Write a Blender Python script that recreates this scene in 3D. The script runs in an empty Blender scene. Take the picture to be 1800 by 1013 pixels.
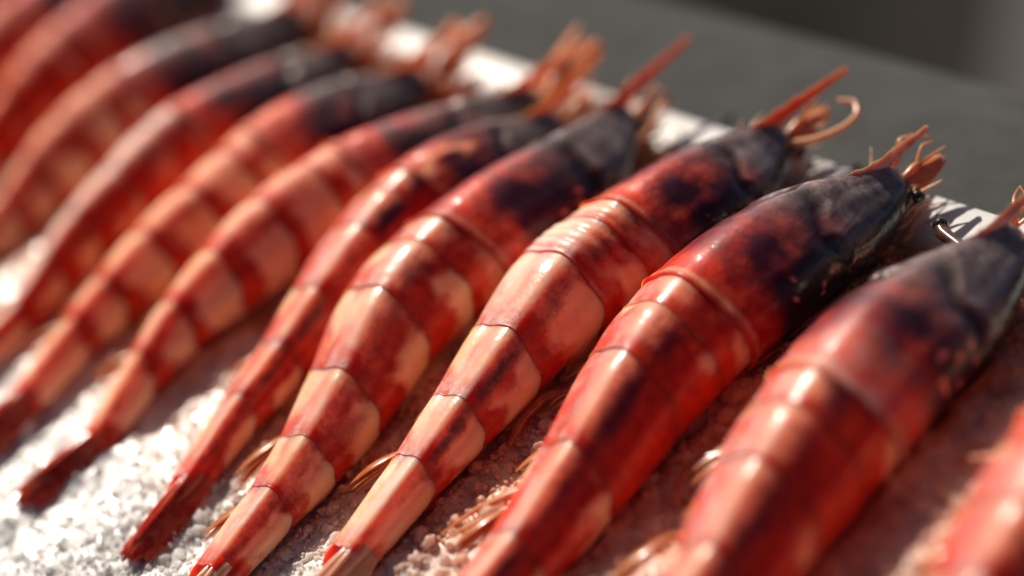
import bpy, math, random
import numpy as np
from mathutils import Matrix, Vector

# ------------------------------------------------------------------ camera, light, exposure
S = bpy.context.scene
COL = S.collection
MM = 0.001
CAM_POS = (-153.96, -156.33, 245.70)           # mm, ice level is z = 0, the row of prawns runs along +y
AZ, EL, RO, FPX = 0.52121, 0.67181, 0.41572, 3300.1
_f = Vector((math.sin(AZ)*math.cos(EL), math.cos(AZ)*math.cos(EL), -math.sin(EL)))
_r = _f.cross(Vector((0, 0, 1))).normalized()
_u = _r.cross(_f)
_r2 = math.cos(RO)*_r - math.sin(RO)*_u
_u2 = math.sin(RO)*_r + math.cos(RO)*_u
cam = bpy.data.cameras.new('camera')
cam.sensor_width = 36.0
cam.lens = FPX/1800*36
cam.clip_start, cam.clip_end = 0.01, 60
cam.dof.use_dof = True
cam.dof.focus_distance = 0.357
cam.dof.aperture_fstop = 3.2
co = bpy.data.objects.new('camera', cam)
COL.objects.link(co)
co.matrix_world = Matrix.Translation(Vector(CAM_POS)*MM) @ Matrix((_r2, _u2, -_f)).transposed().to_4x4()
S.camera = co

SUN_EL, SUN_AZ = math.radians(42), math.radians(24)      # azimuth from +y towards +x
sun_dir = Vector((math.sin(SUN_AZ)*math.cos(SUN_EL), math.cos(SUN_AZ)*math.cos(SUN_EL), math.sin(SUN_EL)))
W = bpy.data.worlds.new('World')
S.world = W
W.use_nodes = True
nt = W.node_tree
sky = nt.nodes.new('ShaderNodeTexSky')
sky.sky_type = 'NISHITA'
sky.sun_disc = False
sky.sun_elevation = SUN_EL
sky.sun_rotation = SUN_AZ
sky.air_density = 0.2
sky.dust_density = 1.0
sky.ozone_density = 0.0
bg = nt.nodes['Background']
nt.links.new(sky.outputs[0], bg.inputs[0])
bg.inputs[1].default_value = 0.06
sl = bpy.data.lights.new('sun', 'SUN')
sl.energy = 4.2
sl.angle = math.radians(0.5)
sl.color = (1.0, 0.90, 0.77)
so = bpy.data.objects.new('sun', sl)
COL.objects.link(so)
so.rotation_euler = (-sun_dir).to_track_quat('-Z', 'Y').to_euler()
S.view_settings.view_transform = 'Standard'
S.view_settings.look = 'None'
S.view_settings.exposure = 0.5
S.view_settings.gamma = 1.0
S.render.engine = 'CYCLES'
S.cycles.max_bounces = 12
S.cycles.diffuse_bounces = 6
S.cycles.glossy_bounces = 4
S.cycles.transmission_bounces = 6
S.cycles.transparent_max_bounces = 8
S.cycles.caustics_reflective = False
S.cycles.caustics_refractive = False
S.cycles.use_denoising = True

# ------------------------------------------------------------------ helpers
RNG = np.random.default_rng(7)
_TAB = np.random.default_rng(3).random((64, 64, 64))


def vnoise(x, y, z=0.0):
    """smooth value noise in 0..1"""
    x, y, z = np.broadcast_arrays(np.asarray(x, float), np.asarray(y, float), np.asarray(z, float))
    xi, yi, zi = np.floor(x).astype(int), np.floor(y).astype(int), np.floor(z).astype(int)
    fx, fy, fz = x-xi, y-yi, z-zi
    fx, fy, fz = fx*fx*(3-2*fx), fy*fy*(3-2*fy), fz*fz*(3-2*fz)
    o = 0
    for a in (0, 1):
        for b in (0, 1):
            for c in (0, 1):
                w = (fx if a else 1-fx)*(fy if b else 1-fy)*(fz if c else 1-fz)
                o = o+w*_TAB[(xi+a) % 64, (yi+b) % 64, (zi+c) % 64]
    return o


def fbm(x, y, z=0.0, n=3):
    o, a, t = 0, 1.0, 0
    for i in range(n):
        o = o+a*vnoise(np.asarray(x)*2**i+i*7.3, np.asarray(y)*2**i+i*3.1, np.asarray(z)*2**i+i*1.7)
        t += a
        a *= .5
    return o/t


def sst(a, b, x):
    t = np.clip((np.asarray(x, float)-a)/(b-a), 0, 1)
    return t*t*(3-2*t)


def mesh_np(name, co, quads=None, tris=None, smooth=True, attrs=None):
    """co in mm; quads (n,4) and tris (m,3) index arrays"""
    me = bpy.data.meshes.new(name)
    q = np.zeros((0, 4), int) if quads is None else np.asarray(quads, int)
    t = np.zeros((0, 3), int) if tris is None else np.asarray(tris, int)
    me.vertices.add(len(co))
    me.vertices.foreach_set('co', (np.asarray(co)*MM).astype(np.float32).ravel())
    nl = q.size+t.size
    me.loops.add(nl)
    me.loops.foreach_set('vertex_index', np.concatenate([q.ravel(), t.ravel()]).astype(np.int32))
    me.polygons.add(len(q)+len(t))
    me.polygons.foreach_set('loop_start', np.concatenate([np.arange(len(q))*4, q.size+np.arange(len(t))*3]).astype(np.int32))
    me.polygons.foreach_set('use_smooth', np.full(len(q)+len(t), smooth))
    for k, v in (attrs or {}).items():
        at = me.attributes.new(k, 'FLOAT', 'POINT')
        at.data.foreach_set('value', np.asarray(v, np.float32).ravel())
    me.update(calc_edges=True)
    me.validate()
    return me


def obj(name, me, mat, parent=None):
    o = bpy.data.objects.new(name, me)
    if mat is not None and me is not None and len(me.materials) == 0:
        me.materials.append(mat)
    COL.objects.link(o)
    if parent is not None:
        o.parent = parent
    return o


def tag(o, label=None, cat=None, group=None, kind=None):
    for k, v in (('label', label), ('category', cat), ('group', group), ('kind', kind)):
        if v:
            o[k] = v
    return o


def grid_quads(nr, nc, wrap=True):
    """faces of nr rows by nc columns of vertices, columns closed when wrap"""
    r = np.arange(nr-1)[:, None]
    c = np.arange(nc if wrap else nc-1)[None, :]
    c2 = (c+1) % nc
    return np.stack([r*nc+c, (r+1)*nc+c, (r+1)*nc+c2, r*nc+c2], -1).reshape(-1, 4)


def tube(path, rad, n=8, flat=1.0, up=(0, 0, 1)):
    """tapered tube along path (mm); flat squashes the section along the up direction"""
    P = np.asarray(path, float)
    R = np.broadcast_to(np.asarray(rad, float), (len(P),))
    T = np.gradient(P, axis=0)
    T /= np.linalg.norm(T, axis=1)[:, None]+1e-9
    U = np.asarray(up, float)-T*(T@np.asarray(up, float))[:, None]
    nU = np.linalg.norm(U, axis=1)[:, None]
    U = np.where(nU < 1e-3, np.array([1., 0, 0]), U/(nU+1e-9))
    B = np.cross(T, U)
    a = np.linspace(0, 2*np.pi, n, endpoint=False)
    V = P[:, None]+R[:, None, None]*(np.cos(a)[None, :, None]*B[:, None]+flat*np.sin(a)[None, :, None]*U[:, None])
    V = V.reshape(-1, 3)
    q = grid_quads(len(P), n)
    m = len(V)
    V = np.vstack([V, P[:1], P[-1:]])
    i = np.arange(n)
    t = np.vstack([np.c_[np.full(n, m), i, (i+1) % n], np.c_[np.full(n, m+1), (len(P)-1)*n+(i+1) % n, (len(P)-1)*n+i]])
    return V, q, t


def join(parts):
    V, Q, T, o = [], [], [], 0
    for v, q, t in parts:
        V.append(v)
        Q.append(np.asarray(q, int).reshape(-1, 4)+o)
        T.append(np.asarray(t, int).reshape(-1, 3)+o)
        o += len(v)
    return np.vstack(V), np.vstack(Q), np.vstack(T)


def curve(pts, n=24):
    """smooth path through pts"""
    P = np.asarray(pts, float)
    t = np.linspace(0, len(P)-1, n)
    out = np.stack([np.interp(t, np.arange(len(P)), P[:, k]) for k in range(3)], 1)
    for _ in range(max(2, n//len(P))):
        out[1:-1] = .25*out[:-2]+.5*out[1:-1]+.25*out[2:]
    return out


# ------------------------------------------------------------------ materials
class NT:
    def __init__(self, name):
        self.m = bpy.data.materials.new(name)
        self.m.use_nodes = True
        self.t = self.m.node_tree
        self.b = self.t.nodes['Principled BSDF']
        self.out = self.t.nodes['Material Output']
        self.tc = self.t.nodes.new('ShaderNodeTexCoord')

    def put(self, sock, v):
        if isinstance(v, bpy.types.NodeSocket):
            self.t.links.new(v, sock)
        elif isinstance(v, (tuple, list)) and len(v) == 3 and sock.type == 'RGBA':
            sock.default_value = (*v, 1)
        else:
            sock.default_value = v

    def node(self, kind, **kw):
        n = self.t.nodes.new(kind)
        for k, v in kw.items():
            setattr(n, k, v)
        return n

    def noise(self, scale, detail=3, rough=.55, dist=0.0, vec=None, stretch=None):
        n = self.node('ShaderNodeTexNoise')
        v = vec or self.tc.outputs['Object']
        if stretch:
            mp = self.node('ShaderNodeMapping')
            mp.inputs['Scale'].default_value = stretch
            self.put(mp.inputs['Vector'], v)
            v = mp.outputs[0]
        self.put(n.inputs['Vector'], v)
        for k, q in (('Scale', scale), ('Detail', detail), ('Roughness', rough), ('Distortion', dist)):
            n.inputs[k].default_value = q
        return n.outputs['Fac']

    def attr(self, name):
        n = self.node('ShaderNodeAttribute', attribute_name=name)
        return n.outputs['Fac']

    def math(self, op, a, b=0.0, clamp=False):
        n = self.node('ShaderNodeMath', operation=op, use_clamp=clamp)
        self.put(n.inputs[0], a)
        self.put(n.inputs[1], b)
        return n.outputs[0]

    def ramp(self, x, lo, hi, a=0.0, b=1.0):
        n = self.node('ShaderNodeMapRange', interpolation_type='SMOOTHSTEP')
        for k, q in zip(range(5), (x, lo, hi, a, b)):
            self.put(n.inputs[k], q)
        return n.outputs[0]

    def mix(self, f, a, b):
        n = self.node('ShaderNodeMix', data_type='RGBA')
        self.put(n.inputs[0], f)
        self.put(n.inputs[6], a)
        self.put(n.inputs[7], b)
        return n.outputs[2]

    def bump(self, h, strength, dist, normal=None):
        n = self.node('ShaderNodeBump')
        self.put(n.inputs['Height'], h)
        n.inputs['Strength'].default_value = strength
        n.inputs['Distance'].default_value = dist
        if normal is not None:
            self.put(n.inputs['Normal'], normal)
        return n.outputs[0]

    def set(self, **kw):
        for k, v in kw.items():
            self.put(self.b.inputs[k.replace('_', ' ')], v)
        return self


def shell_material(name='prawn_shell', dry=0.0):
    M = NT(name)
    n1 = M.noise(350, 4, .6)
    n2 = M.noise(1300, 3, .6)
    n3 = M.noise(160, 3, .6, 1.0)
    jit = M.math('ADD', M.math('MULTIPLY', M.math('SUBTRACT', n1, .5), .55), M.math('MULTIPLY', M.math('SUBTRACT', n2, .5), .35))
    red = M.ramp(M.math('ADD', M.attr('red'), jit), .12, .95)
    dark = M.ramp(M.math('ADD', M.attr('dark'), M.math('MULTIPLY', jit, .8)), .08, 1.1)
    grey = M.math('ADD', M.attr('grey'), M.math('MULTIPLY', jit, .25), True)
    pale_sheen = M.ramp(M.math('ADD', M.attr('pale_sheen'), M.math('MULTIPLY', jit, 2.0)), .25, 1.25)
    flesh = M.mix(M.ramp(n3, .35, .7), (.95, .50, .31), (.93, .42, .23))
    redc = M.mix(M.ramp(n1, .35, .7), (.66, .036, .008), (.45, .012, .003))
    col = M.mix(red, flesh, redc)
    greyc = M.mix(M.ramp(n3, .35, .65), (.125, .092, .092), (.23, .18, .172))
    col = M.mix(grey, col, greyc)
    col = M.mix(dark, col, M.mix(grey, (.060, .005, .022), (.014, .008, .009)))
    col = M.mix(M.math('MULTIPLY', M.math('MULTIPLY', pale_sheen, .75), M.math('SUBTRACT', 1.0, M.math('MULTIPLY', dark, .65))), col, (.82, .63, .57))
    ro = M.math('SUBTRACT', M.ramp(n1, .3, .75, .33, .52), M.math('MULTIPLY', grey, .16))
    scr = M.noise(900, 3, .6, .6, stretch=(.35, 1, 1))
    h = M.math('ADD', M.math('MULTIPLY', n1, .7), M.math('MULTIPLY', scr, .25))
    hs = M.math('MULTIPLY', h, M.math('SUBTRACT', 1.0, M.math('MULTIPLY', grey, .8)))
    big = M.noise(75, 3, .55, 1.2, stretch=(.6, 1, 1))
    nb = M.bump(M.math('MULTIPLY', big, M.math('ADD', .12, M.math('MULTIPLY', grey, .35))), .5, .0022, M.bump(hs, .35, .0006))
    M.set(Base_Color=col, Roughness=M.math('ADD', ro, dry*.16), Normal=nb, Coat_Weight=M.math('ADD', .28-.28*dry, M.math('MULTIPLY', grey, .66)), Coat_Roughness=M.math('SUBTRACT', .18, M.math('MULTIPLY', grey, .09)), IOR=M.math('ADD', 1.34, M.math('MULTIPLY', grey, .16)))
    M.set(Subsurface_Weight=M.math('SUBTRACT', .95, M.math('MULTIPLY', grey, .5)), Subsurface_Scale=.009)
    M.b.inputs['Subsurface Radius'].default_value = (1.0, .34, .14)
    M.put(M.b.inputs['Coat Normal'], M.bump(M.math('MULTIPLY', big, M.math('ADD', .12, M.math('MULTIPLY', grey, .25))), .5, .0022, M.bump(M.noise(190, 4, .65), .42, .0009)))
    return M.m


def limb_material(name, c1, c2, rough=.3, sss=.5):
    M = NT(name)
    n = M.noise(420, 3, .6)
    M.set(Base_Color=M.mix(M.ramp(n, .3, .7), c1, c2), Roughness=rough, Coat_Weight=.4, Coat_Roughness=.15,
          Subsurface_Weight=sss, Subsurface_Scale=.0025, Normal=M.bump(n, .3, .0004))
    M.b.inputs['Subsurface Radius'].default_value = (1.0, .4, .18)
    tr = M.node('ShaderNodeBsdfTranslucent')
    M.put(tr.inputs['Color'], M.mix(M.ramp(n, .3, .7), c1, c2))
    mx = M.node('ShaderNodeMixShader')
    mx.inputs[0].default_value = .35
    M.t.links.new(M.b.outputs[0], mx.inputs[1])
    M.t.links.new(tr.outputs[0], mx.inputs[2])
    M.t.links.new(mx.outputs[0], M.out.inputs[0])
    return M.m


def ice_material():
    M = NT('crushed_ice')
    n = M.noise(700, 3, .6)
    M.set(Base_Color=M.mix(M.attr('warm_shade'), (.91, .895, .88), (.95, .46, .25)), Roughness=M.ramp(n, .35, .7, .28, .75), IOR=1.31, Subsurface_Weight=.8, Subsurface_Scale=.0016,
          Transmission_Weight=.12, Normal=M.bump(M.noise(900, 3, .6), .25, .0003))
    M.b.inputs['Subsurface Radius'].default_value = (1, .85, .75)
    return M.m


def grain_material():
    m = ice_material()
    m.name = 'ice_grain'
    t = m.node_tree
    p, out = t.nodes['Principled BSDF'], t.nodes['Material Output']
    tr = t.nodes.new('ShaderNodeBsdfTranslucent')
    src = p.inputs['Base Color'].links[0].from_socket
    t.links.new(src, tr.inputs['Color'])
    mx = t.nodes.new('ShaderNodeMixShader')
    mx.inputs[0].default_value = .5
    t.links.new(p.outputs[0], mx.inputs[1])
    t.links.new(tr.outputs[0], mx.inputs[2])
    t.links.new(mx.outputs[0], out.inputs[0])
    return m


def plain(name, c1, c2, scale, rough=.5, bump=.0, bdist=.001, coat=0.0, spec=.5):
    M = NT(name)
    n = M.noise(scale, 5, .6)
    M.set(Base_Color=M.mix(M.ramp(n, .3, .7), c1, c2), Roughness=rough, Coat_Weight=coat, Specular_IOR_Level=spec)
    if bump:
        M.set(Normal=M.bump(n, bump, bdist))
    return M.m


SHELL = shell_material()
SHELL_DRY = shell_material('prawn_shell_drier', 1.0)
ICE = ice_material()
GRAIN = grain_material()
FIN = limb_material('prawn_fin', (.62, .16, .045), (.72, .30, .12))
FANM = limb_material('prawn_tail_fan', (.52, .022, .014), (.70, .15, .07), .22, .8)
LEG = limb_material('prawn_leg', (.40, .06, .02), (.58, .16, .06))
RED_SPIKE = limb_material('prawn_red_rostrum', (.50, .06, .03), (.60, .16, .09))
PINK = limb_material('prawn_rostrum', (.34, .19, .175), (.50, .33, .30))
SCALE = limb_material('prawn_antennal_scale', (.74, .25, .08), (.80, .42, .26))
PEACH = limb_material('prawn_mouthpart', (.78, .40, .24), (.84, .56, .42), .4, .6)
SCALE_LIT = limb_material('prawn_sunlit_scale', (.78, .20, .05), (.84, .34, .14), .65, .6)  # far scales and mouthparts: sunlit orange put into the colour
FEEL = limb_material('prawn_feeler', (.70, .32, .14), (.78, .48, .30))
BROWN = plain('prawn_dark_stalk', (.05, .018, .008), (.10, .04, .02), 500, .2, coat=.8)
EYE = plain('prawn_eye', (.012, .008, .008), (.03, .015, .01), 800, .12, coat=1)
TRAY = plain('white_plastic', (.62, .62, .61), (.58, .58, .57), 60, .35)
COUNTER = plain('grey_counter_stone', (.056, .058, .058), (.070, .073, .073), 90, .9, .2, .0005, spec=.08)
PAVE = plain('dark_pavement', (.009, .0082, .007), (.036, .033, .030), 2.2, .95, .4, .01, spec=.06)
KERB = plain('pale_kerb', (.03, .028, .024), (.036, .034, .03), 8, .8)

# ------------------------------------------------------------------ setting: pavement, counter, tray


def slab(name, x0, x1, y0, y1, z0, z1, mat, r=0.0, parent=None, inner=1.0):
    """box with a rounded top edge, mm"""
    ks = [(0, z0)]
    if r:
        ks += [(r*(1-math.cos(a)), z1-r+r*math.sin(a)) for a in np.linspace(0, math.pi/2, 14)]
    else:
        ks += [(0, z1)]
    rings = []
    for d, z in ks:
        rings.append([(x0+d*inner, y0+d, z), (x1-d, y0+d, z), (x1-d, y1-d, z), (x0+d*inner, y1-d, z)])
    V = np.array(rings).reshape(-1, 3)
    q = grid_quads(len(ks), 4)[:, ::-1]
    m = (len(ks)-1)*4
    q = np.vstack([q, [[m, m+1, m+2, m+3], [3, 2, 1, 0]]])
    return obj(name, mesh_np(name, V, q, smooth=False), mat, parent)


tag(slab('pavement', -9000, 12000, -9000, 14000, -1000, -900, PAVE), 'dark rough pavement far below the counter', 'ground', kind='structure')
# pale kerb running away at the far right
kd = np.array([[1105, 860, -900], [935, 765, -900]], float)
d = (kd[0]-kd[1])/np.linalg.norm(kd[0]-kd[1])
nrm = np.array([d[1], -d[0], 0])
a0, a1 = kd[1]-d*1500, kd[0]+d*3000
kv = []
for z in (-899, -800):
    for P in (a0, a1):
        for s in (0, 220):
            kv.append(P+nrm*s+np.array([0, 0, z+900]))
kv = np.array(kv)
kq = [[0, 1, 3, 2], [4, 6, 7, 5], [0, 4, 5, 1], [2, 3, 7, 6], [0, 2, 6, 4], [1, 5, 7, 3]]
tag(obj('kerb', mesh_np('kerb', kv, kq, smooth=False), KERB), 'pale stone kerb crossing the dark pavement', 'kerb', kind='structure')

# counter: stone surround that the tray is let into, with a rounded front edge
cnt = bpy.data.objects.new('counter', None)
COL.objects.link(cnt)
tag(cnt, 'grey stone counter edge running beside the white tray', 'counter', kind='structure')
slab('counter_front', 60.6, 122, -300, 700, -160, -2.0, COUNTER, 46, cnt, 0.0)
slab('counter_back', -420, -160, -300, 700, -160, 2.0, COUNTER, 7, cnt)
slab('counter_bed', -158, 61, -300, 700, -160, -20, COUNTER, 0, cnt)

# white tray: a swept rim profile round a rectangle plus a floor
prof = [(0, -18), (0, -3.5), (.4, -1.6), (1.4, -.4), (3, .1), (6, .2), (10.5, .1), (12.2, -.4), (13.0, -1.4), (13.6, -3.0), (13.6, -4.5), (15.5, -17)]
X0, X1, Y0, Y1 = -158, 61.0, -110, 520
rings = []
for dd, z in prof:
    rings.append([(X0+dd, Y0+dd, z), (X1-dd, Y0+dd, z), (X1-dd, Y1-dd, z), (X0+dd, Y1-dd, z)])
V = np.array(rings).reshape(-1, 3)
q = grid_quads(len(prof), 4)[:, ::-1]
m = (len(prof)-1)*4
q = np.vstack([q, [[m, m+1, m+2, m+3], [3, 2, 1, 0]]])
tray = bpy.data.objects.new('tray', None)
COL.objects.link(tray)
tray.location = (0, 0, -18*MM)
tag(tray, 'white plastic serving tray holding the ice and prawns', 'tray')
tb = obj('rim', mesh_np('rim', V-np.array([0, 0, -18]), q, smooth=False), TRAY, tray)

# ------------------------------------------------------------------ prawns
LS = np.array([-110, -86, -66, -53, -39, -23, -10, 0, 15, 30, 42, 52], float)
H_B = np.array([3.0, 7.5, 10.6, 13.8, 18.0, 21.6, 22.8, 23.2, 23.6, 22.4, 19.5, 13.0])
W_B = np.array([3.2, 4.5, 5.8, 7.4, 9.6, 11.7, 12.6, 12.9, 13.2, 12.2, 9.8, 6.0])
# index, origin x, origin y, yaw, spine (x, y, keel height) at the stations LS
SPINES = [
 (0, 11.7, -22.1, 0.044, [[-106.9, -0.4, 3.3], [-82.9, -0.4, 7.3], [-62.9, -0.4, 10.3], [-49.9, -0.4, 12.8], [-35.9, -0.4, 16.2], [-22.4, -0.7, 19.4], [-11.6, -0.7, 21.1], [-1.6, -0.7, 21.1], [13.4, -0.7, 21.1], [28.4, -0.7, 18.6], [40.4, -0.7, 15.1], [50.4, -0.7, 12.1]]),
 (1, -0.0, 20.2, 0.009, [[-111.3, -2.7, 2.4], [-87.3, -2.7, 6.4], [-67.3, -2.7, 9.4], [-54.3, -2.7, 11.9], [-40.3, -2.7, 14.6], [-23.5, -1.0, 19.3], [-12.7, -0.5, 21.2], [-2.0, 0.2, 21.9], [12.1, 0.8, 22.0], [27.5, 0.2, 19.1], [42.9, -2.3, 13.9], [52.9, -2.3, 11.5]]),
 (2, 7.0, 55.8, -0.017, [[-118.6, -3.6, 2.2], [-94.6, -3.6, 6.2], [-74.6, -3.6, 9.2], [-61.6, -3.6, 10.9], [-42.2, -1.9, 15.4], [-22.0, 0.7, 20.4], [-11.9, 1.2, 22.2], [-2.6, 1.5, 22.6], [12.2, 0.8, 22.0], [28.2, -0.5, 18.7], [41.4, -5.5, 13.0], [51.4, -5.5, 11.0]]),
 (3, 17.7, 86.1, 0.017, [[-112.4, -1.2, 3.1], [-88.4, -1.2, 6.9], [-67.8, -0.3, 10.3], [-54.0, 0.1, 13.0], [-37.9, 0.5, 16.7], [-18.8, 1.2, 20.6], [-9.1, -0.5, 21.3], [-1.8, -1.0, 21.3], [11.2, -2.5, 20.2], [23.6, -4.2, 16.8], [32.4, -5.9, 13.0], [42.4, -5.9, 11.0]]),
 (4, -0.9, 117.7, 0.131, [[-112.0, -0.7, 3.3], [-88.0, -0.7, 7.2], [-69.5, -1.4, 9.8], [-58.5, -1.8, 12.1], [-43.6, -0.9, 16.0], [-24.6, 1.9, 20.9], [-12.0, 1.5, 22.2], [-2.0, 0.5, 22.0], [11.9, -1.0, 21.0], [30.8, -5.5, 16.5], [43.1, -5.5, 13.0], [53.1, -5.5, 11.0]]),
 (5, 6.8, 139.9, 0.105, [[-107.3, -1.2, 3.2], [-83.3, -1.2, 6.9], [-63.7, 0.3, 10.7], [-50.3, -0.3, 12.9], [-37.3, -0.3, 16.4], [-20.2, -0.2, 19.9], [-10.3, -0.7, 21.2], [-1.8, -1.0, 21.4], [7.4, -2.1, 20.6], [18.6, -4.7, 16.9], [26.4, -10.4, 13.0], [36.4, -10.4, 11.0]]),
 (6, 5.4, 161.0, -0.096, [[-109.0, -6.1, 2.1], [-85.0, -6.1, 5.1], [-65.1, -0.0, 10.5], [-53.2, 2.4, 13.9], [-39.2, 2.7, 17.5], [-24.2, 2.3, 20.8], [-11.7, 0.7, 21.8], [-1.6, -1.1, 21.4], [11.5, -4.9, 19.6], [24.3, -8.7, 16.5], [34.8, -13.3, 13.0], [44.8, -13.3, 11.0]]),
 (7, 1.5, 190.2, -0.026, [[-106.0, -2.2, 3.0], [-82.0, -2.2, 6.7], [-62.3, 0.9, 10.8], [-51.8, 1.3, 13.5], [-37.7, 0.7, 16.7], [-23.8, -1.9, 19.3], [-12.4, -2.2, 20.7], [-1.6, -1.2, 21.4], [10.3, -2.8, 20.5], [22.0, -4.5, 17.4], [32.3, -9.8, 13.0], [42.3, -9.8, 11.0]]),
 (8, -1.5, 217.3, 0.0, [[-106.5, -2.9, 2.9], [-82.5, -2.9, 6.9], [-62.5, -2.9, 9.5], [-49.9, -0.1, 13.0], [-38.4, 0.6, 16.7], [-25.1, -0.9, 19.7], [-11.3, 0.5, 21.6], [-1.8, -0.4, 21.7], [11.8, -3.8, 20.3], [25.4, -6.2, 16.9], [35.7, -10.1, 13.0], [45.7, -10.1, 11.0]]),
 (9, 1.6, 249.2, -0.105, [[-101.3, -3.0, 3.0], [-77.3, -3.0, 7.0], [-57.3, -3.0, 10.0], [-44.3, -3.0, 12.1], [-33.9, -0.8, 16.3], [-22.1, -0.7, 19.8], [-11.2, -0.2, 21.4], [-1.7, -0.8, 21.6], [13.5, -3.4, 20.5], [28.0, -6.9, 17.0], [39.9, -8.6, 13.0], [49.9, -8.6, 11.0]]),
 (10, 9.4, 290.9, 0.113, [[-98.3, -1.1, 3.3], [-74.3, -1.1, 7.3], [-54.3, -1.1, 10.3], [-41.3, -1.1, 12.8], [-27.3, -1.1, 16.2], [-19.8, -2.4, 19.3], [-9.7, -1.8, 21.0], [-1.8, -2.8, 21.0], [13.2, -2.8, 21.0], [28.2, -2.8, 18.5], [40.2, -2.8, 15.0], [50.2, -2.8, 12.0]]),
 (11, 6.0, 316.4, 0.03, [[-110, 0.0, 3.5], [-86, 0.0, 7.5], [-66, 0.0, 10.5], [-53, 0.0, 13], [-39, 0.0, 16.5], [-23, 0.0, 20], [-10, 0.0, 21.5], [0, 0.0, 21.8], [15, 0.0, 21.5], [30, 0.0, 19], [42, 0.0, 15.5], [52, 0.0, 12.5]]),
 (12, 12.0, 344.4, -0.03, [[-110, 0.0, 3.5], [-86, 0.0, 7.5], [-66, 0.0, 10.5], [-53, 0.0, 13], [-39, 0.0, 16.5], [-23, 0.0, 20], [-10, 0.0, 21.5], [0, 0.0, 21.8], [15, 0.0, 21.5], [30, 0.0, 19], [42, 0.0, 15.5], [52, 0.0, 12.5]]),
]
# width scale, redness, purple, tail roll in degrees, pale film and painted sun sheen on the crest, grey extent of the head, wrinkles, label
LOOK = {
 0: (1.00, .80, .45, 8, .45, .9, 0, 'blurred bright red prawn cut off at the bottom right corner of the picture'),
 1: (1.06, .88, .75, 6, .52, 1.0, 0, 'large prawn with a purplish grey head beside the bright red corner prawn'),
 2: (1.02, .94, .80, 8, .55, .9, 0, 'deep red prawn with a sharp glossy black head and pink rostrum above the white rim'),
 3: (.98, .35, .80, 26, .55, .9, 1, 'sharply focused prawn with wrinkled rings behind the head and pale orange flank panels'),
 4: (1.02, .50, .55, 20, .50, 1.0, 0, 'orange red prawn with a silvery streak on its brown head, beside the wrinkled prawn'),
 5: (.86, .80, .90, 18, .50, .8, 0, 'slim purple red prawn with an orange oval patch on its dark head'),
 6: (.95, .35, .05, 10, .35, .7, 0, 'bright orange banded prawn whose red tail fan tip lies on the white ice'),
 7: (.98, .30, .05, 12, .20, .8, 0, 'blurred orange prawn with red bands, its tail cut off by the left picture edge'),
 8: (.85, .70, .70, 10, .95, .9, 0, 'blurred prawn with a whitish grey crest and dark flank behind the orange banded prawns'),
 9: (.98, .40, .30, 10, .40, 1.0, 0, 'blurred pink crested prawn with pale orange spots, its grey head under orange feelers'),
 10: (.98, .85, .35, 8, .30, .9, 0, 'blurred dark red prawn with a bright glint near the top left corner'),
 11: (.98, .60, .20, 8, .30, 1.0, 0, 'salmon red prawn with a black head, cut off by the top left corner'),
 12: (.98, .80, .30, 8, .30, 1.0, 0, 'dim red prawn last in the row, barely showing at the top left corner'),
}
SEGS = [(3.0, -10), (-6.0, -23), (-19.0, -39), (-35.0, -53), (-49.0, -66), (-62.0, -86)]
NPHI = 72


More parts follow.
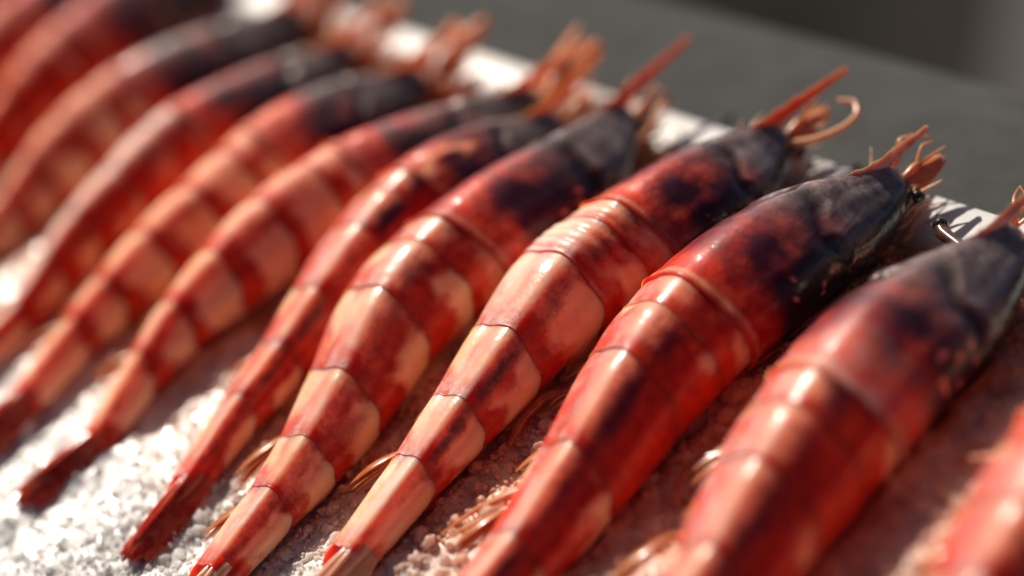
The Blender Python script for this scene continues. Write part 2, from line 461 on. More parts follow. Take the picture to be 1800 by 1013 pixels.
class Prawn:
    def __init__(self, k, ox, oy, yaw, L):
        self.k = k
        self.sc, self.redn, self.purp, self.roll, self.fr, self.greyx, self.wr, label = LOOK[k]
        self.seed = 11.3*k+2.0
        L = np.array(L, float)
        self.lg = np.arange(-114, 60.01, .5)
        g = np.exp(-.5*(np.arange(-24, 25)*.5/4.5)**2)
        g /= g.sum()
        sm = lambda v: np.convolve(np.pad(v, 24, 'reflect', reflect_type='odd'), g, 'valid')
        self.X = sm(np.interp(self.lg, LS, L[:, 0])+np.minimum(self.lg-LS[0], 0)+np.maximum(self.lg-LS[-1], 0))
        self.Y = sm(np.interp(self.lg, LS, L[:, 1]))
        self.Z = sm(np.interp(self.lg, LS, L[:, 2]))
        self.H = sm(np.interp(self.lg, LS, H_B))*self.sc
        self.W = sm(np.interp(self.lg, LS, W_B))*self.sc
        self.R = np.radians(self.roll)*(1-sst(-35, 15, self.lg))
        o = bpy.data.objects.new('prawn', None)
        COL.objects.link(o)
        o.location = (ox*MM, oy*MM, 0)
        o.rotation_euler = (0, 0, yaw)
        tag(o, label, 'prawn', 'red prawns laid side by side on the ice')
        self.root = o
        self.rng = np.random.default_rng(100+k)

    def at(self, l):
        f = lambda a: np.interp(l, self.lg, a)
        return f(self.X), f(self.Y), f(self.Z), f(self.H), f(self.W), f(self.R)

    def surf(self, l, phi, s=1.0):
        """point of the body surface at station l and angle phi from the keel (phi > 0 faces +y)"""
        x, y0, zk, h, w, ro = self.at(l)
        a = np.abs(phi)
        kk = .55+.45*sst(-10, -45, l)                # keeled towards the tail
        rr = np.sin(np.clip(a, 0, np.pi))
        yy = np.sign(phi)*w*np.power(np.maximum(rr, 0), .88)*s
        t = np.cos(a)
        zz = np.where(t > 0, t, t*.92)*h/2*s
        zz = zz-.09*h*kk*np.exp(-((a-.62)/.36)**2)*s+.03*h*kk*np.exp(-(a/.16)**2)*s
        yy = yy*(1-.10*kk*np.exp(-((a-.75)/.4)**2))
        c, sn = np.cos(ro), np.sin(ro)
        y2 = yy*c-zz*sn
        z2 = yy*sn+zz*c
        yt, zt = -h/2*sn, h/2*c
        return np.stack(np.broadcast_arrays(x, y0+y2-yt*.6, zk-h/2+z2+(h/2-zt)), -1)

    # ---------------- abdomen
    def segment(self, i, a, b):
        sd = self.seed+3.7*i
        redn = self.redn*(1-.12*max(i-2, 0))
        phi = np.linspace(-np.pi, np.pi, NPHI, endpoint=False)
        v = np.concatenate([np.linspace(0, .96, 25), [.98, .992, 1.0]])
        NV = len(v)
        Vv, Ph = np.meshgrid(v, phi, indexing='ij')
        A = np.abs(Ph)
        D = np.degrees(A)
        edge = -3.0*np.exp(-((A-1.75)/.38)**2)+.7*np.exp(-(A/.5)**2)+.5*(vnoise(Ph*1.5+sd, sd)-.5)
        l = a+(b-a)*Vv+edge*sst(.1, 1, Vv)
        s = .912+.068*sst(0, .42, Vv)+.022*np.sin(np.pi*Vv)+.004*np.exp(-((1-Vv)/.05)**2)
        # soft dents and, on the wrinkled prawn, ring folds
        s = s+.016*(fbm(l*.16+sd, Ph*1.6, sd)-.5)
        if self.wr and i < 2:
            fold = np.abs(np.sin(l*.95+2.5*vnoise(Ph*1.3+4, l*.1, sd)))
            s = s+.035*(fold-.5)*np.exp(-((D-25)/55)**2)
        P = self.surf(l, Ph, s)
        # pigment; crest and far side painted paler to show the sun on them
        n1 = fbm(l*.13+sd, Ph*1.4+5, sd)-.5
        n2 = fbm(l*.20+sd+9, Ph*2.0, sd+4)-.5
        n3 = fbm(l*.09+sd+19, Ph*1.1+3, sd+8)
        vis = np.clip((Vv-.16)/.84, 0, 1)
        lo = 25+58*(redn-.35)+(8 if i >= 4 else 0)
        pale = sst(lo-16, lo+20, D+(24+70*redn)*n1+(12+36*redn)*n2)
        bandw = .70-.22*(redn-.4)+(.06 if i == 5 else 0)
        pale = pale*(1-sst(bandw-.24, bandw+.14, vis+(.35+.5*redn)*n2+.3*n1-.10*np.cos(A*1.6)))
        pale = pale*sst(.02, .14, vis+.2*n2)
        pale = np.maximum(pale, .55*sst(112, 135, D+30*n2))
        pale = pale*(1-np.clip(redn*1.05, 0, .95)*sst(.62-.35*redn, .80-.22*redn, n3))
        red = 1-pale
        red = red*(.72+.28*sst(.3, .6, n3+.3*redn))
        topw = np.exp(-(D/20)**4)
        red = red*(1-.42*topw*(1-sst(.72, .95, vis+n1*.5)))
        lip = np.exp(-((1-Vv)/.035)**2)
        red = np.clip(red+.7*lip, 0, 1.15)
        dark = self.purp*np.exp(-((D-13-9*redn-12*n1)/13)**2)*sst(.25, .65, fbm(l*.09+sd+31, Ph*1.2, sd+2)+.28*self.purp)
        dark = dark*np.where(Ph < 0, 1, .35)*self.rng.uniform(.45, 1.15)
        red = red*np.where(Ph > 0, .85+.1*sst(.65, .9, redn), 1)
        dark = dark*(.55+.45*np.sin(np.pi*np.clip(vis, 0, 1)))*1.05
        pale_sheen = self.fr*((1.25*np.exp(-(D/22)**2)+1.0*sst(8, 25, D)*(Ph > 0))*(.35+1.1*n3)*np.where(Ph < 0, .35, 1.15))  # whitish film plus sun sheen painted on the crest and far side
        if self.wr and i < 2:
            pale_sheen = pale_sheen+.5*sst(.45, .8, fold)*np.exp(-((D-45)/40)**2)*n3*1.6
        if self.wr and i == 5:
            dark *= .2
            red *= .75
        rows = [P]
        at = {'red': [red], 'dark': [dark], 'pale_sheen': [pale_sheen], 'grey': [np.zeros_like(red)]}
        # rolled rear lip and inner cap
        for dl, ss in ((-.03, .992), (-.05, .96), (-.9, .86), (-2.2, .45)):
            lr = b+edge[-1]+dl
            rows.append(self.surf(lr, phi, ss)[None])
            for k2 in at:
                at[k2].append(np.full((1, NPHI), {'red': 1.1, 'dark': .25}.get(k2, 0.0)))
        P = np.concatenate(rows).reshape(-1, 3)
        n = len(P)//NPHI
        A_ = {k2: np.concatenate(vv).ravel() for k2, vv in at.items()}
        q = grid_quads(n, NPHI)
        c0, c1 = P[:NPHI].mean(0), P[-NPHI:].mean(0)
        ii = np.arange(NPHI)
        m = len(P)
        t = np.vstack([np.c_[np.full(NPHI, m), ii, (ii+1) % NPHI], np.c_[np.full(NPHI, m+1), (n-1)*NPHI+(ii+1) % NPHI, (n-1)*NPHI+ii]])
        P = np.vstack([P, c0, c1])
        for k2 in A_:
            A_[k2] = np.append(A_[k2], [A_[k2][0], A_[k2][-1]])
        obj('abdomen_segment', mesh_np('abdomen_segment', P, q, t, attrs=A_), SHELL if self.k < 6 else SHELL_DRY, self.root)

    # ---------------- head shell
    def carapace(self):
        sd = self.seed+50
        phi = np.linspace(-np.pi, np.pi, 96, endpoint=False)
        NC = 96
        ls = np.concatenate([[-2.2, -2.4, -2.2], np.linspace(-1.6, 45, 70), [46.3, 47.5, 48.4, 49.0]])
        sca = np.concatenate([[.93, .975, 1.03], np.ones(70), [.92, .76, .52, .22]])
        L, Ph = np.meshgrid(ls, phi, indexing='ij')
        A = np.abs(Ph)
        D = np.degrees(A)
        s = np.repeat(sca[:, None], NC, 1)*1.035
        near = np.exp(-((L+1.2)/1.0)**2)
        s = s+.010*near-.012*np.exp(-((L-2.2)/1.4)**2)-.05*sst(33, 49, L)**1.5
        gl = lambda x, w: np.exp(-(x/w)**2)
        body = sst(1, 4, L)*(1-sst(43, 45, L))
        # cervical groove, a second groove behind it, hepatic dent and dorsal crest shoulders
        wob = 5*(vnoise(Ph*2+sd, sd)-.5)
        g1 = gl(L-(27-.085*(D-15))-wob, 1.9)*(.55+.45*sst(10, 25, D))*(1-.8*sst(60, 95, D))
        g2 = gl(D-(62+.5*(L-18)), 7)*sst(4, 12, L)*(1-sst(28, 34, L))
        g3 = gl(L-35, 4)*gl(D-42, 24)
        g4 = .7*gl(D-19, 9)*sst(20, 28, L)*(1-sst(40, 44, L))
        g5 = gl(L-39+.05*(D-40), 2.2)*sst(20, 50, D)*(1-sst(70, 100, D))*.6
        rid = gl(L-(29.8-.085*(D-15))-wob, 1.3)*(.5+.5*sst(8, 26, D))*(1-sst(85, 105, D))
        s = s+body*(-.055*g1-.008*g2-.03*g3-.05*g4-.035*g5+.034*rid+.035*gl(L-34, 4)*gl(D-25, 22))
        s = s+body*.024*(fbm(L*.10+sd, Ph*1.3, sd, 2)-.5)+body*.004*(fbm(L*.5, Ph*5, sd+3, 3)-.5)
        # the crest sharpens into the rostrum and the shoulders fall away beside it
        s = s+.045*gl(D, 11)*sst(18, 31, L)*(1-sst(44, 47, L))-.07*gl(D-40, 28)*sst(30, 47, L)-.05*gl(D-95, 45)*sst(34, 48, L)
        P = self.surf(L, Ph, s)
        K = self.surf(L, Ph*0, 1.03)                  # draw the front of the head together towards the rostrum
        P = (K+(P-K)*(1-.40*sst(27, 50, L))[..., None]).reshape(-1, 3)
        n1 = fbm(L*.10+sd, Ph*1.4, sd+1)-.5
        n2 = fbm(L*.22+sd, Ph*2.4, sd+6)-.5
        gx = 16-5*(self.greyx-.8)
        grey = np.clip((L+16*n1+7*n2-.04*(D-45)-gx+6)/20, 0, 1)
        grey = np.maximum(grey, .35*self.greyx*sst(.5, .75, n1+.5))
        dark = .85*gl(L-(15-.05*(D-50)), 9)*gl(D-48, 38)*(.75+1.5*n2)
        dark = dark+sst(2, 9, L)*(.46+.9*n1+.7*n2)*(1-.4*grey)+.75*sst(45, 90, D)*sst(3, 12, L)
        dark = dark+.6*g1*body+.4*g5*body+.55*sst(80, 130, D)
        dark = dark+.5*self.purp*gl(L-9, 7)*gl(D-22, 16)
        red = .92+.5*n1-.38*gl(L-(-.9), .7)-.25*gl(L-4, 3)*(1-self.redn)
        pale_sheen = self.fr*(.55*gl(D, 20)*(.6+1.2*n1)+1.9*rid*body*(.5+1.2*n1)*(1-sst(60, 85, D))+1.1*gl(L-36, 5)*gl(D-20, 22)*(.6+1.5*n2))  # silvery highlights painted along the ridges and top of the head
        if self.k == 1:
            pale_sheen = pale_sheen+.50*(1-sst(7, 15, L+8*n1))*sst(.3, .5, 1-n2)
            dark = dark*.85
        for _ in range(9):                            # amber glints of light painted into the shell colour
            sl_, sp_, sw_ = self.rng.uniform(9, 24), -self.rng.uniform(62, 98), self.rng.uniform(.5, 1.0)
            sk = np.exp(-((L-sl_)/sw_)**2-((np.degrees(Ph)-sp_)/(sw_*5))**2)
            red, dark, grey = red*(1-sk), dark*(1-sk), grey*(1-sk)
        if self.k == 5:
            e = np.hypot((L-9-.12*(D-20))/10, (D-22)/15)+.5*n2
            rg = .9*np.exp(-((e-.8)/.33)**2)*(Ph < .05)*sst(-.2, .6, 1-e+.04*(30-D))
            grey = grey*(1-rg)
            red = red*(1-.75*rg)
            dark = dark*(1-rg)
        A_ = {'red': red.ravel(), 'dark': dark.ravel(), 'pale_sheen': pale_sheen.ravel(), 'grey': grey.ravel()}
        n = len(ls)
        q = grid_quads(n, NC)[:, ::-1]
        ii = np.arange(NC)
        m = len(P)
        t = np.vstack([np.c_[np.full(NC, m), (ii+1) % NC, ii], np.c_[np.full(NC, m+1), (n-1)*NC+ii, (n-1)*NC+(ii+1) % NC]])
        P = np.vstack([P, P[:NC].mean(0), P[-NC:].mean(0)])
        for k2 in A_:
            A_[k2] = np.append(A_[k2], [A_[k2][0], A_[k2][-1]])
        car = obj('carapace', mesh_np('carapace', P, q, t, attrs=A_), SHELL if self.k < 6 else SHELL_DRY, self.root)
        # rostrum: toothed blade rising from the crest, a sub-part of the head shell
        ln = {3: 24, 4: 29, 2: 15, 1: 17}.get(self.k, 20+6*self.rng.random())
        rise = {3: -1.0, 4: -1.5, 2: .3, 1: 1.8}.get(self.k, .3)
        side = {3: -5, 4: -3}.get(self.k, -2.0)
        n = 40
        u = np.linspace(0, 1, n)
        l = 31+(42-31+ln)*u
        lb = np.minimum(l, 46)
        x, y, z, h, w, _ = self.at(lb)
        x = x+(l-lb)
        y = y+side*np.maximum(l-42, 0)/ln
        zb = np.where(l < 42, z, np.interp(42, self.lg, self.Z))
        over = np.maximum(l-36, 0)
        top = zb+.2+1.3*sst(0, .4, u)*(1-.45*sst(.5, 1, u))+rise*over/(6+ln)*1.0
        tooth = np.abs(((u*7.0) % 1.0)-.25)
        top = top+.45*np.clip(.25-tooth, 0, 1)/.25*sst(.1, .2, u)*(1-sst(.6, .75, u))
        bot = np.where(l < 42, zb-1.2, zb-.6+rise*over/(6+ln)*1.0-.9*(1-sst(.5, 1, u)))
        th = (.8-.62*u)*(.55+.45*sst(0, .12, u))
        prof_ = []
        for j, (wy, wz) in enumerate(((0, 1), (.45, .72), (1, .35), (.9, .0), (0, -.12), (-.9, .0), (-1, .35), (-.45, .72))):
            prof_.append(np.stack([x, y+wy*th, bot+(top-bot)*wz], 1))
        V = np.stack(prof_, 1).reshape(-1, 3)
        q = grid_quads(n, 8)
        m = len(V)
        V = np.vstack([V, V[:8].mean(0), V[-8:].mean(0)+np.array([.6, 0, 0])])
        ii = np.arange(8)
        t = np.vstack([np.c_[np.full(8, m), ii, (ii+1) % 8], np.c_[np.full(8, m+1), (n-1)*8+(ii+1) % 8, (n-1)*8+ii]])
        obj('rostrum', mesh_np('rostrum', V, q, t), PINK if self.k in (1, 2) else SCALE if self.k > 4 else RED_SPIKE, car)

    # ---------------- tail fan
    def tail(self):
        x, y, z, h, w, ro = [float(v) for v in self.at(-85.0)]
        dx = float(self.at(-80.)[0]-self.at(-86.)[0])/6
        # telson: narrow pointed plate
        n = 18
        u = np.linspace(0, 1, n)
        path = np.stack([x+2-23*u, np.full(n, y), z-1.8-(z-4.6)*.75*u], 1)
        V, q, t = tube(path, (2.6*(1-u)**.6+.25)*self.sc, 12, .55)
        V[:-2] += 0
        obj('telson', mesh_np('telson', V, q, t), FANM if self.k not in (3, 4) else PEACH, self.root)
        for sgn in (-1, 1):
            for j, (sp, ln, drop) in enumerate(((0.5, 22, 3.0), (1.5, 20, 4.6))):
                sp = sp+self.rng.uniform(-2, 2)
                n, mcol = 20, 9
                u = np.linspace(0, 1, n)
                wv = 3.5*self.sc*np.sqrt(np.clip(np.sin(np.pi*np.clip(.10+.86*u, 0, 1)), 0, 1))
                a = math.radians(sp)
                base = np.array([x+2.0, y+sgn*(1.0+1.5*j), z-h*.22-1.3*j])
                til = math.radians(48+4*j)
                cx = base[0]-np.cos(a)*ln*u
                cy = base[1]+sgn*np.sin(a)*ln*u
                cz = base[2]+(3.8-1.4*j-base[2])*u
                c = np.linspace(-1, 1, mcol)
                top = []
                for off in (.32, -.32):
                    yy = cy[:, None]+sgn*np.cos(til)*wv[:, None]*c[None]+sgn*math.sin(til)*off
                    zz = cz[:, None]-np.sin(til)*wv[:, None]*c[None]*.8+off*math.cos(til)+.5*np.abs(c)[None]*0+.35*np.exp(-(c/.22)**2)[None]*(1 if off > 0 else 0)
                    top.append(np.stack([np.broadcast_to(cx[:, None], yy.shape), yy, zz], -1))
                ring = np.concatenate([top[0], top[1][:, ::-1]], 1)          # closed section
                V = ring.reshape(-1, 3)
                q = grid_quads(n, 2*mcol)
                k0 = np.arange(2*mcol)
                mm = len(V)
                V = np.vstack([V, V[:2*mcol].mean(0), V[-2*mcol:].mean(0)])
                N2 = 2*mcol
                t = np.vstack([np.c_[np.full(N2, mm), k0, (k0+1) % N2], np.c_[np.full(N2, mm+1), (n-1)*N2+(k0+1) % N2, (n-1)*N2+k0]])
                obj('tail_fan_blade', mesh_np('tail_fan_blade', V, q, t), FANM if self.k not in (3, 4) else PEACH, self.root)

    # ---------------- limbs
    def limbs(self):
        R = self.rng
        for sgn in (-1, 1):
            # swimmerets: a short stalk and two pointed paddles lying back on the ice
            for i, (a, b) in enumerate(SEGS[:5]):
                l = (a+b)/2-1
                x, y, z, h, w, ro = [float(v) for v in self.at(l)]
                out = (R.uniform(4, 7.5) if R.random() < .6 else R.uniform(-2.5, 1.0)) if sgn > 0 else R.uniform(-3.0, -.5)
                bx, by, bz = x, y+sgn*w*(.55 if sgn > 0 else .2), max(z-h*.86, .8)
                if sgn < 0:
                    out -= 3.0
                ln = (13+R.uniform(-2, 2))*self.sc
                mid = (bx-ln*.35, by+sgn*(w*.35+out*.5), (3.6 if sgn > 0 else 1.9)+R.uniform(0, .8))
                parts = [tube(curve([(bx, by, bz), (bx-1.5, by+sgn*w*.2, 2.3), mid], 8), np.linspace(1.2, .9, 8)*self.sc, 8)]
                for kx in range(3):
                    ang = math.radians(R.uniform(4, 20)+kx*7)*sgn
                    u = np.linspace(0, 1, 12)
                    p = np.stack([mid[0]-np.cos(ang)*ln*u, mid[1]+np.sin(ang)*ln*u*(.8 if sgn > 0 else .25), mid[2]+1.0*np.sin(np.pi*u*.9)-1.2*u+.5*kx], 1)
                    parts.append(tube(p, (1.35*np.sin(np.pi*(.10+.87*u))**.8)*self.sc, 8, .25, up=(0, .3*sgn, 1)))
                V, q, t = join(parts)
                obj('swimmeret', mesh_np('swimmeret', V, q, t), FIN, self.root)
            # walking legs folded under the head
            for i in range(5):
                l = 4+7.0*i
                x, y, z, h, w, ro = [float(v) for v in self.at(l)]
                o = R.uniform(-2, 3.0) if sgn > 0 else R.uniform(-3, .5)
                f = R.uniform(-6, 9)
                pts = [(x, y+sgn*w*.5, max(z-h*.85, 1)), (x+3, y+sgn*(w+o*.4), 2.6), (x-4+f, y+sgn*(w+o), 2.2+R.uniform(0, 1.4)),
                       (x-12+f, y+sgn*(w*.8+o*.9), 1.9), (x-17+f, y+sgn*(w*.7+o*.6), 1.2)]
                V, q, t = tube(curve(pts, 22), np.linspace(1.15, .45, 22)*self.sc, 8)
                obj('walking_leg', mesh_np('walking_leg', V, q, t), LEG, self.root)
        # front of the head: eyes on stalks, antennal scales, peduncles, feelers
        x, y, z, h, w, _ = [float(v) for v in self.at(44.0)]
        for sgn in (-1, 1):
            ey = np.array([x+2.0+R.uniform(-.6, .6), y+sgn*(w*.55), z-h*.42])
            if self.k == 1 and sgn > 0:
                ey = np.array([46.9, 13.6, 5.6])
            V, q, t = tube(curve([(x-3, y+sgn*w*.4, z-h*.35), tuple(ey-np.array([.8, sgn*.6, 0])), tuple(ey)], 8), np.linspace(1.3, 1.6, 8), 8)
            st = obj('eye_stalk', mesh_np('eye_stalk', V, q, t), SCALE if self.k != 1 else BROWN, self.root)
            th, ph = np.meshgrid(np.linspace(.001, math.pi-.001, 10), np.linspace(0, 2*math.pi, 14, endpoint=False), indexing='ij')
            V = np.stack([np.sin(th)*np.cos(ph), np.sin(th)*np.sin(ph), np.cos(th)], -1).reshape(-1, 3)*1.6+ey+np.array([.8, sgn*.8, .2])
            obj('eye', mesh_np('eye', V, grid_quads(10, 14)), EYE, st)
            # antennal scale: a long flat blade
            n = 16
            u = np.linspace(0, 1, n)
            big = 1.0 if self.k in (6, 7, 8, 9, 10, 11) else 0.0
            ln = 14+R.uniform(-3, 3)+10*big
            a = math.radians(R.uniform(4, 16))*sgn
            el = R.uniform(-.05, .22)+.22*big
            p = np.stack([x-2+np.cos(a)*ln*u, y+sgn*2.6+np.sin(a)*ln*u, z-h*.5+.8+el*ln*u], 1)
            p[:, 2] = np.maximum(p[:, 2], 4.8+2.2*sst(.1, .3, u))
            V, q, t = tube(p, (2.5+.6*big)*np.sqrt(np.sin(np.pi*(.12+.84*u)))*self.sc, 12, .22, up=(0, .5*sgn, 1))
            obj('antennal_scale', mesh_np('antennal_scale', V, q, t), SCALE if not big else SCALE_LIT, self.root)
            # fringe of pale hairy mouthparts spilling out below the eyes
            parts = []
            for kx in range(12 if self.k < 4 else 30 if big else 26):
                lg = 1.0 if self.k < 4 else 1.5 if not big else 2.1
                q0 = np.array([x-3+R.uniform(-2, 3), y+sgn*(w*R.uniform(.2, .75)), z-h*R.uniform(.35, .75)])
                d1 = lg*np.array([R.uniform(3, 7), sgn*R.uniform(-1.5, 3), R.uniform(-1.0, 2.5)])
                d2 = np.array([R.uniform(1, 5), sgn*R.uniform(-2, 3), R.uniform(-2, 3)])
                parts.append(tube(curve([tuple(q0), tuple(q0+d1), tuple(q0+d1+d2)], 12), np.linspace(R.uniform(.3, .8), .10, 12), 7, .6))
            V, q, t = join(parts)
            obj('mouthpart', mesh_np('mouthpart', V, q, t), PEACH if not big else SCALE_LIT, self.root)
            # peduncle of jointed pieces with two short whips
            p = curve([(x-2, y+sgn*1.6, z-h*.35), (x+4, y+sgn*2.0, z-h*.3+.8), (x+8.5, y+sgn*2.6, z-h*.3+.8+R.uniform(-1, 1))], 14)
            rr = 1.15-.5*np.linspace(0, 1, 14)+.2*np.sin(np.linspace(0, 9, 14))
            parts = [tube(p, rr, 8)]
            for kx in range(2):
                e = p[-1]
                parts.append(tube(curve([tuple(e-np.array([1, 0, 0])), (e[0]+3, e[1]+sgn*R.uniform(-2, 3), e[2]+R.uniform(0, 3)), (e[0]+R.uniform(5, 7), e[1]+sgn*R.uniform(-3, 3), e[2]+R.uniform(-1, 2))], 14), np.linspace(.45, .15, 14), 6))
            V, q, t = join(parts)
            obj('antennule', mesh_np('antennule', V, q, t), SCALE, self.root)
            # feeler: one long curl on a few prawns, short broken ends on the others
            if sgn > 0 and self.k in (7, 8):
                pts = [(x-1, y+3.2, z-h*.5), (x+8, y+3, z-h*.3+1), (x+17, y+1.5, z-h*.3+3), (x+22, y-2.5, z-h*.3+3.5), (x+19, y-6.5, z-h*.3+2.5), (x+12, y-7.5, z-h*.3+1)]
                V, q, t = tube(curve(pts, 40), np.linspace(.8, .3, 40), 7)
            else:
                e = R.uniform(-3, 3)
                pts = [(x-1, y+sgn*3.2, z-h*.55), (x+6, y+sgn*4, z-h*.45), (x+12, y+sgn*4.6+e, z-h*.4+R.uniform(-1, 2))]
                V, q, t = tube(curve(pts, 16), np.linspace(.75, .3, 16), 7)
            obj('antenna', mesh_np('antenna', V, q, t), FEEL, self.root)

    def loose_limbs(self):
        """the single limbs that the photograph shows lying apart"""
        sets = {0: [('antenna', FEEL, .75, .5, [(7, 14.6, 6), (0, 14, 7), (-5.5, 13.5, 8.2), (-7.3, 13, 7.2), (-9, 11.9, 5.4), (-11, 9.5, 5)]),
                    ('walking_leg', FIN, 1.0, .4, [(2, 9, 5), (-4.5, 13, 5), (-7, 17.5, 4.4), (-9, 21.5, 4), (-12, 25.5, 3)])],
                1: [('walking_leg', LEG, 1.3, .6, [(-14, 8, 5), (-17, 15, 5), (-20, 20, 4.5), (-25, 21, 3.6), (-29, 19, 3)])],
                2: [('walking_leg', LEG, 1.35, .7, [(-23, 8, 5), (-26, 16.4, 4.8), (-29, 21.6, 4.4), (-35, 22.5, 3.6), (-42, 20.5, 3)]),
                    ('swimmeret', FIN, 1.9, .25, [(-46, 5, 5.5), (-51.5, 9, 5.4), (-57, 13, 4.6), (-64.5, 16.1, 3.2)]),
                    ('swimmeret', FIN, 1.7, .25, [(-48, 3, 4.6), (-54, 8, 4.4), (-60, 12, 3.8), (-65.5, 14.8, 3)])],
                3: [('antenna', FEEL, .95, .5, [(33, -7, 9), (38, -15.5, 9), (43.5, -19.2, 9.3), (47.6, -19.8, 9.7), (50.6, -17, 10.2), (49.4, -13.5, 10.2)])]}
        for name, mat, r0, r1, pts in sets.get(self.k, ()):
            V, q, t = tube(curve(pts, 36), np.linspace(r0, r1, 36), 8, .8 if r0 < 1.5 else .4)
            obj(name, mesh_np(name, V, q, t), mat, self.root)

    def build(self):
        self.loose_limbs()
        for i, (a, b) in enumerate(SEGS):
            self.segment(i, a, b)
        self.carapace()
        self.tail()
        self.limbs()


PR = [Prawn(*s) for s in SPINES]
for p in PR:
    p.build()

# ------------------------------------------------------------------ ice


def prawn_dist(x, y):
    """distance in mm outside the nearest prawn (negative inside its footprint)"""
    dist = np.full(np.shape(x), 99.0)
    for p in PR:
        ca, sa = math.cos(p.root.rotation_euler[2]), math.sin(p.root.rotation_euler[2])
        dx, dy = x-p.root.location[0]/MM, y-p.root.location[1]/MM
        lx, ly = dx*ca+dy*sa, -dx*sa+dy*ca
        yy, ww = np.interp(lx, p.X, p.Y), np.interp(lx, p.X, p.W)
        dist = np.minimum(dist, np.abs(ly-yy)-ww+2*np.maximum(-100-lx, 0))
    return dist


def ice_h(x, y):
    """height of the ice surface in mm, heaped a little against the bodies"""
    b = .9+4.2*(fbm(x*.06+3, y*.06+9, 1.0)-.5)+2.6*(fbm(x*.2, y*.2, 2.0)-.5)
    d_ = prawn_dist(x, y)
    b = b+2.0*np.exp(-np.maximum(d_, 0)/4)*sst(-110, -30, x)*vnoise(x*.15, y*.15, 7.0)-1.5*sst(0, -4, d_)
    return b-4.5*sst(34, 45, x)


nx, ny = 360, 640
gx = np.linspace(-150, 47.2, nx)
gy = np.linspace(-70, 420, ny)
XX, YY = np.meshgrid(gx, gy, indexing='ij')
ZZ = ice_h(XX, YY)+.5*(fbm(XX*.5, YY*.5, 5.0, 2)-.5)-.1
bed_v = np.stack([XX, YY, ZZ], -1).reshape(-1, 3)
bed_q = grid_quads(nx, ny, wrap=False)[:, ::-1]

ico_v = []
t_ = (1+5**.5)/2
for a, b in ((-1, t_), (1, t_), (-1, -t_), (1, -t_)):
    ico_v.append((a, b, 0))
for a, b in ((-1, t_), (1, t_), (-1, -t_), (1, -t_)):
    ico_v.append((0, a, b))
for a, b in ((t_, -1), (t_, 1), (-t_, -1), (-t_, 1)):
    ico_v.append((a, 0, b))
ico_v = np.array(ico_v)/math.hypot(1, t_)
ico_f = np.array([(0, 11, 5), (0, 5, 1), (0, 1, 7), (0, 7, 10), (0, 10, 11), (1, 5, 9), (5, 11, 4), (11, 10, 2), (10, 7, 6), (7, 1, 8),
                  (3, 9, 4), (3, 4, 2), (3, 2, 6), (3, 6, 8), (3, 8, 9), (4, 9, 5), (2, 4, 11), (6, 2, 10), (8, 6, 7), (9, 8, 1)])


def subdiv(v, f):
    v = list(map(tuple, v))
    d = {}
    out = []

    def mid(a, b):
        k = (min(a, b), max(a, b))
        if k not in d:
            p = (np.array(v[a])+np.array(v[b]))/2
            v.append(tuple(p/np.linalg.norm(p)))
            d[k] = len(v)-1
        return d[k]
    for a, b, c in f:
        x, y, z = mid(a, b), mid(b, c), mid(c, a)
        out += [(a, x, z), (x, b, y), (z, y, c), (x, y, z)]
    return np.array(v), np.array(out)


sph_v, sph_f = subdiv(ico_v, ico_f)


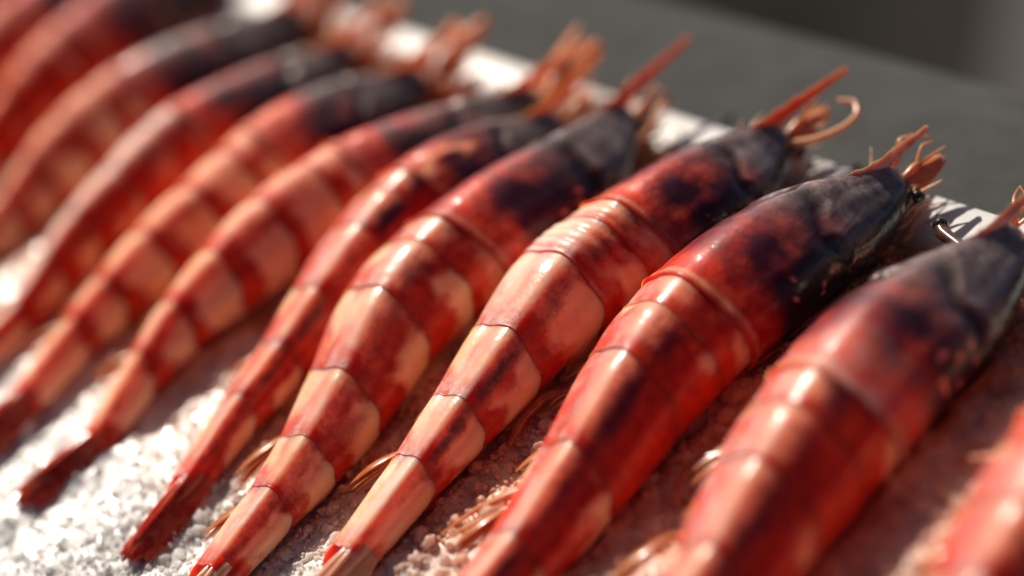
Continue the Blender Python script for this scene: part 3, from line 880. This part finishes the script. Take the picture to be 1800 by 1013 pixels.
def grains(n, xr, yr, smin, smax, base, lift):
    """n irregular ice grains scattered over the surface"""
    x = RNG.uniform(*xr, n)
    y = RNG.uniform(*yr, n)
    r = smin+(smax-smin)*RNG.random(n)**2.2
    z = ice_h(x, y)+lift*RNG.random(n)*r
    bv, bf = base
    # each grain: random stretch, faceting and rotation
    q = RNG.normal(size=(n, 4))
    q /= np.linalg.norm(q, axis=1)[:, None]
    w_, a, b, c = q.T
    Rm = np.stack([1-2*(b*b+c*c), 2*(a*b-c*w_), 2*(a*c+b*w_), 2*(a*b+c*w_), 1-2*(a*a+c*c), 2*(b*c-a*w_), 2*(a*c-b*w_), 2*(b*c+a*w_), 1-2*(a*a+b*b)], -1).reshape(n, 3, 3)
    V = bv[None]*(1+.55*(RNG.random((n, len(bv), 1))-.5))
    V = V*RNG.uniform(.45, 1.35, (n, 1, 3))
    V = np.einsum('nij,nkj->nki', Rm, V)*r[:, None, None]+np.stack([x, y, z], -1)[:, None]
    F = bf[None]+(np.arange(n)*len(bv))[:, None, None]
    return V.reshape(-1, 3), F.reshape(-1, 3)


sets = [grains(9000, (-125, 46), (-30, 140), .35, .95, (sph_v, sph_f), .0),
        grains(900, (-125, 46), (-30, 140), .9, 1.7, (sph_v, sph_f), .0),
        grains(260, (-125, 46), (-30, 140), 1.5, 2.9, (sph_v, sph_f), -.2),
        grains(26000, (-125, 46), (-30, 150), .2, .5, (ico_v, ico_f), .9),
        grains(12000, (-140, 46), (135, 400), .4, 1.0, (sph_v, sph_f), -.35)]
Vs, Ts, off = [bed_v], [], len(bed_v)
for v, f in sets:
    Vs.append(v)
    Ts.append(f+off)
    off += len(v)
IV = np.vstack(Vs)
dist = prawn_dist(IV[:, 0], IV[:, 1])           # orange glow of the shaded ice beside each prawn, painted into its colour
warm_shade = .95*np.exp(-np.maximum(dist, 0)/13.0)*(.45+1.0*fbm(IV[:, 0]*.08, IV[:, 1]*.08, 4.0))*sst(-85, -45, IV[:, 0])
warm_shade = np.clip(warm_shade, 0, .9)
ime = mesh_np('crushed_ice', IV, bed_q, np.vstack(Ts), smooth=True, attrs={'warm_shade': warm_shade})
fl = np.ones(len(ime.polygons), bool)
fl[len(bed_q):] = np.random.default_rng(5).random(len(ime.polygons)-len(bed_q)) < .15
ime.polygons.foreach_set('use_smooth', fl)
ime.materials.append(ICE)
ime.materials.append(GRAIN)
mi = np.ones(len(ime.polygons), np.int32)
mi[:len(bed_q)] = 0
ime.polygons.foreach_set('material_index', mi)
ime.update()
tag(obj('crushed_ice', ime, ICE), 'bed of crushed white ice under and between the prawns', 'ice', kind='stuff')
